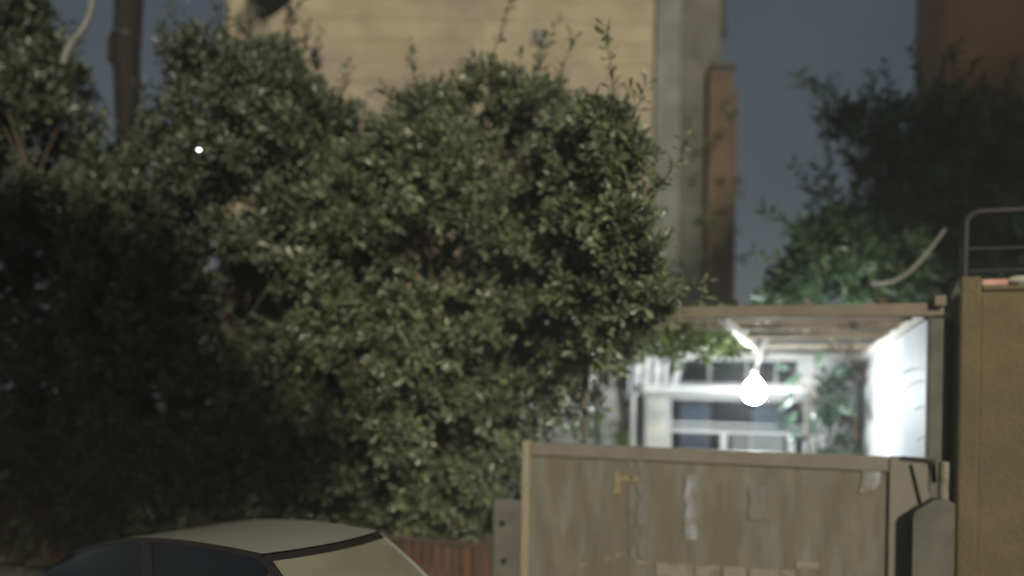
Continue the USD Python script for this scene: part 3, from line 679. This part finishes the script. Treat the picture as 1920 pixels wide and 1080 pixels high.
tree('leafy_tree', 'thin dark leafy tree at the left edge with a pale bare branch', far_out, Y3, 1.1, M['leaf_left'], (-6.2, Y3 + .3, 0), (-6.0, Y3 + .2, 2.8), 13, nparts=110, hollow=.37, per=12, limbs=[(lb, .05, .03, 'pale_bark')])

YS = -2.0  # depth of the two added shade trees, out of view
def cast(X, Z, Y=9.2):      # where the ray from a garden point to the street light crosses the depth YS
    t = (YS - Y) / TO_LIGHT[1]; return (X + TO_LIGHT[0] * t, Z + TO_LIGHT[2] * t)
shade_out = Polygon([cast(*p) for p in ((-9.5, 1.0), (-9.5, 5.2), (-7.6, 5.6), (-5.8, 5.0), (-4.7, 4.3), (-3.7, 3.3), (-3.0, 2.4), (-2.1, 1.6), (-1.9, 1.2), (-3, 1.15), (-6, .8))])
tree('street_tree', 'unseen tree added behind the camera to shade the left garden', shade_out, YS, 1.2, M['leaf_left'], (-3.4, YS - .2, 0), (-2.6, YS, 5.6), 15, step=.55, rc=.5, per=12, nl=7, length=.2, width=.09, nparts=20, hollow=.2, trunk_r=.17)  # added out of view, crown outlined from the wanted shade

shade_out = Polygon([cast(*p, 11.6) for p in ((4.0, 4.5), (3.6, 5.6), (4.6, 7.0), (6.5, 8.6), (9.5, 9.6), (11, 8.0), (10, 5.0), (7, 4.2))])
tree('street_tree', 'unseen tree added behind the camera to shade the glossy garden tree', shade_out, YS, 1.2, M['leaf_left'], (9.8, YS - .2, 0), (9.6, YS, 8.6), 16, step=.55, rc=.5, per=12, nl=7, length=.2, width=.09, nparts=20, hollow=.2, trunk_r=.2)  # second added tree, crown shaped to darken the glossy tree

YR = 11.6
right_out = [(1455, 565), (1475, 525), (1520, 480), (1520, 405), (1560, 385), (1600, 350), (1660, 325), (1620, 275), (1570, 250), (1550, 220), (1590, 222), (1640, 220), (1690, 200), (1760, 215), (1830, 190), (1900, 195), (1990, 220), (2000, 560), (1900, 600), (1640, 568), (1480, 568)]
def bend_low(P):
    # the lower left boughs lean forward over the pergola
    px = P[:, 0] / P[:, 1] * FPX + 960; py = 724 - (P[:, 2] - EYE[2]) / P[:, 1] * FPX
    w = np.clip((1760 - px) / 160, 0, 1) * np.clip((py - 390) / 90, 0, 1)
    Yn = P[:, 1] + w * ((9.9 + .55 * (P[:, 1] - YR)) - P[:, 1])
    return EYE + (P - EYE) * (Yn / P[:, 1])[:, None]
lb = [atY(1635, 532, 8.95), atY(1690, 520, 8.95), atY(1735, 478, 8.95), atY(1772, 430, 8.95)]
tree('glossy_tree', 'dark large-leaved tree above the white screen, lower leaves lit by the bulb', right_out, YR, 1.1, M['leaf_right'], (6.3, YR + .6, 0), (6.2, YR + .4, 3.0), 14, step=.46, rc=.38, per=7, nl=7, length=.25, width=.085, shape=LT2, nparts=200, hollow=.36, bend=bend_low, droop=.3, limbs=[(lb, .032, .018, 'pale_bark')])

# climbing vine on the pergola and over its left end
def vine(name, label, mleaf, places, seed, per, length, width, nparts, cat='vine'):
    r = np.random.default_rng(seed); t = thing(name, label, cat, 'climbing vines' if cat == 'vine' else None)
    P = np.repeat(np.array(places), per, 0) + r.normal(0, 1, (len(places) * per, 3)) * [.22, .22, .07]
    ax = rand_dir(r, len(P)) + [0, -.3, .1]
    idx = r.permutation(len(P))
    v, f = rosettes(r, P[idx[nparts:]], ax[idx[nparts:]], 5, length, width, LT2, (.6, 1.5), .25)
    obj('foliage', (v, f), mleaf, t, kind='stuff')
    for i in idx[:nparts]:
        v, f = rosettes(r, P[i:i + 1], ax[i:i + 1], 5, length, width, LT2, (.6, 1.5), .25); obj('leaf_cluster', (v, f), mleaf, t)
    pl_ = np.array(places)
    for k in range(0, len(pl_) - 3, 3):
        obj('stem', tube(bez(pl_[k], pl_[k + 1] + [0, 0, .05], pl_[k + 2], 6), .009, 5), M['bark'], t)
    return t
r_ = np.random.default_rng(3)
def top(n, u0, u1, v0, v1, dz): return [L2W(a, c, zat(c) + .13 + dz * r_.random()) for a, c in zip(r_.uniform(u0, u1, n), r_.uniform(v0, v1, n))]
vine('climbing_vine', 'dry brownish vine lying over the pergola slats', M['leaf_dry'], top(16, 1.9, 3.9, 1.0, 4.6, .15), 21, 4, .11, .05, 30)
vine('climbing_vine', 'fresh yellow-green vine over the left end of the pergola, lit by the bulb', M['leaf_vine'], top(36, .6, 2.2, 1.2, 4.8, .12) + [L2W(a, 1.2, c) for a, c in zip(r_.uniform(.9, 1.9, 14), r_.uniform(2.9, 3.3, 14))] + [L2W(*(lambda q: (q[0], 2.3, q[1]))(b(px, py, 2.3))) for px, py in zip(r_.uniform(1225, 1345, 26), r_.uniform(605, 655, 26))], 22, 7, .12, .055, 60)
vine('climbing_vine', 'sparse leafy creeper climbing the brown pier at the house corner', M['leaf_vine'], [atY(1350 + 12 * math.sin(k), 190 + k * 22, YB - .2) for k in range(15)], 23, 2, .16, .08, 14)
vine('wall_weed', 'small dark weed hanging below the broken wall opening', M['leaf_left'], [[*wp(470 + 6 * math.sin(k * 2), 32 + k * 6)][:1] + [WY - .1] + [wp(470, 32 + k * 6)[1]] for k in range(7)], 24, 3, .16, .06, 6, 'weed')
# shrubs right of the window and by the left wall
def shrub(name, label, px, py0, py1, v, w, mleaf, n, length, width, seed, cat='shrub', nparts=40):
    r = np.random.default_rng(seed); t = thing(name, label, cat)
    u0, zlo = b(px, py1, v); _, zhi = b(px, py0, v)
    P = np.array([L2W(u0 + r.normal(0, w * .45), v + r.normal(0, .22), r.uniform(max(.3, zlo - .6), zhi)) for _ in range(n)])
    ax = np.stack([r.normal(0, 1, n), r.normal(-.4, .8, n), r.uniform(-.2, .8, n)], 1)
    k = min(nparts, n)
    if n > k:
        vv, ff = rosettes(r, P[k:], ax[k:], 6, length, width, LT2, (.4, 1.3), .3); obj('foliage', (vv, ff), mleaf, t, kind='stuff')
    for i in range(k):
        vv, ff = rosettes(r, P[i:i + 1], ax[i:i + 1], 6, length, width, LT2, (.4, 1.3), .3); obj('leaf_cluster', (vv, ff), mleaf, t)
    for i in range(6):
        e = P[r.integers(n)]; s0 = L2W(u0 + r.normal(0, .06), v, 0.02)
        obj('stem', tube(bez(s0, (s0 + e) / 2 + [0, 0, .4], e, 7), np.linspace(.025, .008, 7), 6), M['bark'], t)
    return t
shrub('garden_shrub', 'dark bluish green broad-leaved shrub right of the window under the bulb', 1562, 690, 850, 4.5, .34, M['leaf_broad'], 150, .15, .06, 31, nparts=60)
shrub('garden_shrub', 'small leafy shrub against the dim white wall left of the porch column', 1150, 790, 850, 4.3, .16, M['leaf_vine'], 26, .14, .06, 32, nparts=26)
# big pale drooping leaves near the bulb
bl_ = thing('broad_leaf_plant', 'tall plant with large pale drooping leaves just right of the bulb', 'plant')
r = np.random.default_rng(41)
u0, _ = b(1522, 800, 4.0)
stem = [L2W(u0, 4.0, .02), L2W(u0 - .03, 4.0, 1.2), L2W(u0 - .05, 4.0, 2.5)]
obj('stem', tube(stem, [.035, .03, .015], 8), M['bark'], bl_)
for (px, py, dx, dz, L) in ((1505, 700, -.6, -.5, .45), (1490, 735, -.5, -.7, .5), (1495, 770, -.5, -.6, .55), (1530, 720, .4, -.6, .42), (1545, 740, .5, -.4, .4), (1500, 800, -.4, -.5, .45), (1530, 690, .1, .5, .4), (1560, 700, .7, .2, .4), (1480, 690, -.8, .1, .35), (1520, 770, .1, -.9, .5), (1570, 760, .7, -.5, .4)):
    u1, z1 = b(px, py, 4.0)
    p = L2W(u1, 4.0 + r.normal(0, .12), z1); root = L2W(u0 - .04, 4.0, min(z1 + .1, 2.5))
    d = U * dx + ZV * dz + V * r.normal(-.3, .3)
    v_, f_ = leaves(np.array([p]), np.array([d]), np.array([-V + r.normal(0, .3, 3)]), L * .72, L * .34, LT2, .25, .35)
    lf = obj('leaf', (v_, f_), M['leaf_broad'], bl_)
    obj('stalk', tube(bez(root, (root + p) / 2 + ZV * .08, p, 6), .008, 5), M['bark'], lf)

# tiny bright bulb among the dark leaves
q = atY(373, 281, 8.55)
tl = thing('small_light', 'tiny bright white light among the dark leaves upper left', 'light')
m = trimesh.creation.icosphere(2, .017); m.vertices = m.vertices * [1.35, 1, .9]; m.apply_translation(q)
obj('bulb', m, M['spark'], tl, smooth=True)
obj('socket', tube([q + ZV * .025, q + ZV * .07], .016, 8), M['black'], tl)
obj('cord', tube(bez(q + ZV * .07, q + np.array([-.3, 1.0, .35]), q + np.array([-.6, 1.6, .5]), 8), .005, 5), M['black'], tl)

# ------------------------------------------------------------------ car
AC = math.radians(36)
H = np.array([math.cos(AC), -math.sin(AC), 0]); LFT = np.array([math.sin(AC), math.cos(AC), 0])
nf = EYE + ray(492, 1038) * 5.3          # near front roof corner
CO = np.array([nf[0], nf[1], 0]) - H * .35 + LFT * .55          # car origin: middle of the car on the road
GR = -.13
def cw(p):
    p = np.asarray(p, float).reshape(-1, 3)
    return CO + p[:, :1] * H + p[:, 1:2] * LFT + (p[:, 2:3] + GR) * ZV
ZR = nf[2] - GR - .0      # roof edge height above the road
car = thing('parked_car', 'pale grey hatchback with pale windscreen parked by the fence', 'car')
def grid_mesh(fn, nu, nv, thick=0.0, nrm=None):
    P = np.array([fn(i / (nu - 1), j / (nv - 1)) for i in range(nu) for j in range(nv)])
    F = np.array([[i * nv + j, (i + 1) * nv + j, (i + 1) * nv + j + 1, i * nv + j + 1] for i in range(nu - 1) for j in range(nv - 1)])
    F = np.vstack([F[:, [0, 1, 2]], F[:, [0, 2, 3]]])
    W = cw(P)
    return trimesh.Trimesh(W, F, process=False)
XF, XB = .35, -2.6     # roof front and rear edges
def roof(s, t):
    x = XF + (XB - XF) * s; y = (t - .5) * 2
    hw = .55 + .03 * math.sin(math.pi * min(1, s * 1.1)) - .07 * s ** 3
    z = ZR - .42 * s ** 2.4 + .004 * (1 - abs(y) ** 2.4)
    xx = x + .10 * (1 - y * y) * (1 - s)
    return [xx, y * hw, z]
obj('roof', grid_mesh(roof, 28, 22), M['car'], car, smooth=True)
def wind(s, t):   # windscreen: top s=0 to base s=1
    r0 = roof(0, t); y = (t - .5) * 2
    bx_ = 1.18 + .16 * (1 - y * y); by = y * .66
    k = s
    return [r0[0] + (bx_ - r0[0]) * k + .012, r0[1] + (by - r0[1]) * k, r0[2] - .012 + (.93 - r0[2] + .012) * k + .045 * math.sin(math.pi * k)]
ws = obj('windscreen', grid_mesh(lambda s, t: wind(.055 + .945 * s, .03 + .94 * t), 16, 20), M['pale_glass'], car, smooth=True)
obj('seal', grid_mesh(lambda s, t: [wind(-.0 + .075 * s, t)[0] + .002, wind(.075 * s, t)[1], wind(.075 * s, t)[2] + .003], 4, 24), M['black'], ws, smooth=True)
spot_pts = [wind(.10, .87), wind(.17, .87), wind(.17, .93), wind(.10, .93)]
obj('sticker', trimesh.Trimesh(cw(np.array(spot_pts) + [.004, 0, .006]), [[0, 1, 2], [0, 2, 3]], process=False), M['paper_yellow'], ws)  # small yellowish spot near the top of the windscreen
for sgn in (-1, 1):
    t0 = 0.0 if sgn < 0 else 1.0
    def apil(s, t, t0=t0, sgn=sgn):
        a = wind(s, t0); return [a[0] + .0, a[1] + sgn * .0 + (t - .5) * .07, a[2] + .006 - .02 * t * (1 if sgn > 0 else 0) - .02 * (1 - t) * (1 if sgn < 0 else 0)]
    obj('front_pillar', grid_mesh(apil, 12, 4), M['black'] if sgn < 0 else M['car'], car, smooth=True)
    def side(s, t, sgn=sgn):    # side glass
        r0 = roof(s, (1 + sgn) / 2 * 1.0)
        xb = (1.12 + (XB - .10 - 1.12) * s); k = t
        return [r0[0] + (xb - r0[0]) * k, r0[1] + sgn * .015 + (sgn * (.76 - .05 * s) - r0[1]) * k, r0[2] - .03 + (.93 - r0[2] + .03) * k]
    obj('side_window', grid_mesh(side, 18, 8), M['car_glass'], car, smooth=True)
    def gut(s, t, sgn=sgn):
        r0 = roof(s, (1 + sgn) / 2); return [r0[0], r0[1] + sgn * (.004 + .022 * t), r0[2] - .004 - .03 * t]
    obj('roof_gutter', grid_mesh(gut, 24, 3), M['black'], car, smooth=True)
    def bpil(s, t, sgn=sgn):
        a = side(.47 + .05 * t, s); return [a[0], a[1] + sgn * .006, a[2]]
    obj('door_pillar', grid_mesh(bpil, 6, 3), M['black'], car, smooth=True)
def rearw(s, t):
    r0 = roof(1, t); y = (t - .5) * 2
    return [r0[0] + (-2.78 - .06 * (1 - y * y) - r0[0]) * s, r0[1] + (y * .68 - r0[1]) * s, r0[2] + (.93 - r0[2]) * s]
obj('rear_window', grid_mesh(rearw, 10, 14), M['car_glass'], car, smooth=True)
# lower body: lofted sections
xs_ = np.linspace(-2.85, 1.85, 30)
def sec(x, a):
    e = abs((x + .5) / 2.35)
    hw = .84 - .16 * e ** 6 - .05 * e ** 2
    top = .93 - (0.0 if x < 1.1 else (x - 1.1) * .26) - (.05 * max(0, (-x - 2.5) / .35))
    bot = .24 + .10 * e ** 8
    c, s = math.cos(a), math.sin(a); n = 4.5
    k = (abs(c) ** n + abs(s) ** n) ** (-1 / n)
    return [x, hw * c * k, (top + bot) / 2 + (top - bot) / 2 * s * k]
na = 40
P = [sec(x, a) for x in xs_ for a in np.linspace(0, 2 * np.pi, na, endpoint=False)]
F = [[i * na + k, (i + 1) * na + k, (i + 1) * na + (k + 1) % na, i * na + (k + 1) % na] for i in range(len(xs_) - 1) for k in range(na)]
P += [[xs_[0], 0, .6], [xs_[-1], 0, .55]]; F3 = [[f[0], f[1], f[2]] for f in F] + [[f[0], f[2], f[3]] for f in F]
F3 += [[len(P) - 2, k, (k + 1) % na] for k in range(na)] + [[len(P) - 1, (len(xs_) - 1) * na + (k + 1) % na, (len(xs_) - 1) * na + k] for k in range(na)]
obj('body', trimesh.Trimesh(cw(P), F3, process=False), M['car'], car, smooth=45)
def cyl(c, r0, w, n=24):
    m = trimesh.creation.cylinder(r0, w, sections=n); m.apply_transform(trimesh.transformations.rotation_matrix(math.pi / 2, [1, 0, 0])); m.apply_translation(c)
    m.vertices = cw(m.vertices); return m
for x in (-1.85, 1.15):
    for sgn in (-1, 1):
        w = obj('wheel', cyl([x, sgn * .74, .30], .30, .2), M['rubber'], car, smooth=40)
        obj('rim', cyl([x, sgn * .845, .30], .19, .02), M['chrome'], w, smooth=40)
for sgn in (-1, 1):
    hl = trimesh.creation.icosphere(2, 1); hl.vertices = cw(hl.vertices * [.16, .17, .075] + [1.68, sgn * .56, .68]); obj('headlight', hl, M['headlight'], car, smooth=True)
    tl_ = trimesh.creation.icosphere(2, 1); tl_.vertices = cw(tl_.vertices * [.08, .13, .12] + [-2.78, sgn * .6, .75]); obj('tail_light', tl_, M['pipe_dark'], car, smooth=True)
    mr = trimesh.creation.icosphere(2, 1); mr.vertices = cw(mr.vertices * [.07, .11, .07] + [.98, sgn * .93, .98]); obj('side_mirror', mr, M['car'], car, smooth=True)
    for x in (.2, -.75):
        hb = bx(x - .09, x + .09, -.015, .015, -.012, .012, .005); hb.vertices = cw(hb.vertices + [0, sgn * .845, .82]); obj('door_handle', hb, M['black'], car)
gb = bx(1.80, 1.865, -.45, .45, .42, .55, .02); gb.vertices = cw(gb.vertices); obj('grille', gb, M['black'], car)

# ------------------------------------------------------------------ haze added to imitate lens bloom round the bulb
hz_ = trimesh.creation.box([160, 160, 18.6]); hz_.apply_translation([0, 30, 7.6])
obj('haze', hz_, usdkit.material(stage, LK + '/glow_haze', {'v': ('principled_volume', {'color': (0.9, 0.92, 0.95), 'density': 0.0036, 'anisotropy': 0.2})}, [], volume='v.volume'), label='thin haze added over yard and street for the bulb glow', cat='haze', kind='stuff')
